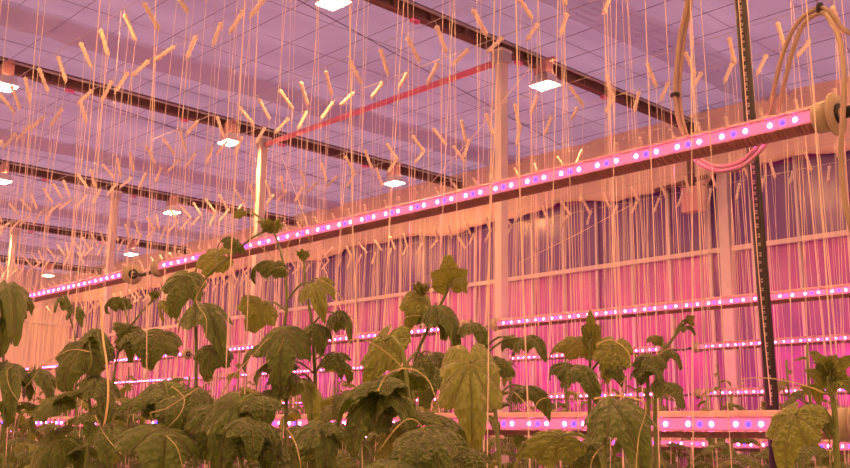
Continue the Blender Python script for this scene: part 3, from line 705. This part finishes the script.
# plants of the row, built once in several forms and copied
leaf_vars = []
for k in range(8):
    rr = random.Random(200+k); V, f, U = leaf_geo(200+k, 1.0, .70, rr.uniform(1.1, 1.8), rr.uniform(1.0, 1.7), .3, 60, 9)
    leaf_vars.append((V, f, U, MB().add(V, f, 0, U).mesh('leaf', M_leaf, True), MB().add(V, f, 0, U).mesh('leaf', M_young, True)))
lo_vars = []
for k in range(5):
    rr = random.Random(300+k); lo_vars.append(leaf_geo(300+k, 1.0, .70, rr.uniform(.9, 1.5), rr.uniform(.7, 1.2), .3, 26, 3))
def plant_plan(seed, H, nl):
    """stem height H; leaves from the top down: (attach, base, dir, length, young)"""
    rr = random.Random(seed); pts = []; n_ = 14; wob = rr.uniform(.01, .03); p0 = rr.uniform(0, 6)
    for i in range(n_+1):
        t = i/n_; pts.append(Vector((wob*math.sin(t*9+p0), wob*math.cos(t*7+p0), H*t)))
    lv = []; a = rr.uniform(0, 6.28); z = H-.02
    for k in range(nl):
        a += 2.4+rr.uniform(-.4, .4); s = min(.05+.03*k, .185)*rr.uniform(.85, 1.15); z -= .045+.012*min(k, 3)
        i = min(n_-1, max(0, int(z/H*n_))); A = pts[i].lerp(pts[i+1], z/H*n_-i)
        d = Vector((math.cos(a), math.sin(a), 0)); pl = .03+.016*min(k, 7); B = A+d*pl+Vector((0, 0, pl*rr.uniform(.1, .6)))
        dr = (d*rr.uniform(.45, 1.0)+Vector((0, 0, -rr.uniform(.35, 1.1)))).normalized()
        lv.append((A, B, dr, d*.5+Vector((0, 0, 1)), s, k < 3))
    return pts, lv
def full_plant(loc, seed, H, nl, label, group):
    pts, lv = plant_plan(seed, H, nl); o = empty('cucumber_plant', loc, label, 'plant', group); rr = random.Random(seed)
    MB().tube(pts, [.0062*(1-.5*i/14) for i in range(15)], 6).build('stem', M_stem, o, True)
    for A, B, dr, face, s, yg in lv:
        q = link('leaf', rr.choice(leaf_vars)[4 if yg else 3], o); Rm = frame_from(Vector((0, 0, 0)), dr, face).to_4x4(); q.matrix_local = Matrix.Translation(B)@Rm@Matrix.Scale(s, 4)
        MB().tube([A, A.lerp(B, .5)+Vector((0, 0, .012)), B], .0028, 5).build('petiole', M_stem, o, True)
    return o
def merged_plant(mb, loc, seed, H, nl):
    pts, lv = plant_plan(seed, H, nl); rr = random.Random(seed); loc = Vector(loc)
    mb.tube([p+loc for p in pts], .006, 4, 1)
    for A, B, dr, face, s, yg in lv:
        V, f, U = rr.choice(lo_vars); Rm = frame_from(Vector((0, 0, 0)), dr, face)
        mb.add([Rm@(q*s)+B+loc for q in V], f, 2 if yg else 0, U); mb.tube([A+loc, B+loc], .003, 4, 1)
    return mb
rowname = {0: 'the row nearest the viewpoint', 1: 'the second row', 2: 'the row before the near light tubes', 3: 'the row just behind the near light tubes'}
rnd = random.Random(78); items = []
for i in range(4):
    X = ROWS[i]; y = .8 if i < 2 else 1.2
    while y < 9.5:
        y += (.32 if i < 2 else .38)+rnd.uniform(-.06, .06)
        P = Vector((X+rnd.uniform(-.05, .05), y, 0)); px, _, z = proj(P+Vector((0, 0, CZ)))
        if px < -60 or px > 900: continue
        if i == 0: top = -.17
        elif i == 1: top = -.13 if px > 480 else .13 if px < 250 else .05
        elif i == 2: top = -.08 if px > 470 else .34
        else: top = .0 if px > 470 else .38
        top += rnd.uniform(-.09, .06)
        if i == 0 and y > 3.5: continue
        o = full_plant(P, 1000+i*100+int(y*10), CZ+top, 11 if i else 8, '', f'cucumber plants of {rowname[i]}'); items.append((o, px, 'low leafy cucumber plant in '+['nearest', 'second', 'third', 'fourth'][i]+' row'))
far_me = []
for k in range(8): far_me.append(merged_plant(MB(), (0, 0, 0), 500+k, CZ+.40, 13).mesh('cucumber_plant', [M_leaf, M_stem, M_young], True))
fw = {4: 'fifth', 5: 'sixth', 6: 'seventh', 7: 'eighth', 8: 'ninth', 9: 'tenth', 10: 'eleventh', 11: 'last'}
mass = MB(); cnt = 0
for i in range(4, 12):
    X = ROWS[i]; y = 1.5
    while y < 22:
        y += .48+rnd.uniform(-.08, .08); P = Vector((X+rnd.uniform(-.05, .05), y, 0)); px, _, z = proj(P+Vector((0, 0, CZ)))
        if px > 880 or px < -30: continue
        s = rnd.uniform(.92, 1.05); rz = rnd.uniform(0, 6.28)
        if abs(y-6.05) < .5 and i in (6, 7) or abs(y-10.07) < .45 and i in (6, 7): continue
        if y < 11:
            o = link('cucumber_plant', rnd.choice(far_me), None, P); o.rotation_euler = (0, 0, rz); o.scale = (1, 1, s)
            tag(o, None, 'plant', f'distant cucumber plants of the {fw[i]} row'); items.append((o, px, f'distant cucumber plant in {fw[i]} row'))
            cnt += 1
        elif rnd.random() < .6 and (X < 5.6 or X > 7.5 or min(abs(y-t) for t in TR) > .5): merged_plant(mass, P, int(y*31)+i, CZ+.22*s, 8)
number_labels(items)
tag(mass.build('distant_cucumber_foliage', [M_leaf, M_stem, M_young], smooth=True), 'mass of cucumber foliage receding to the end wall', 'plants', None, 'stuff')
print('plants far', cnt, 'spools', len(cand), 'objects', len(bpy.data.objects))
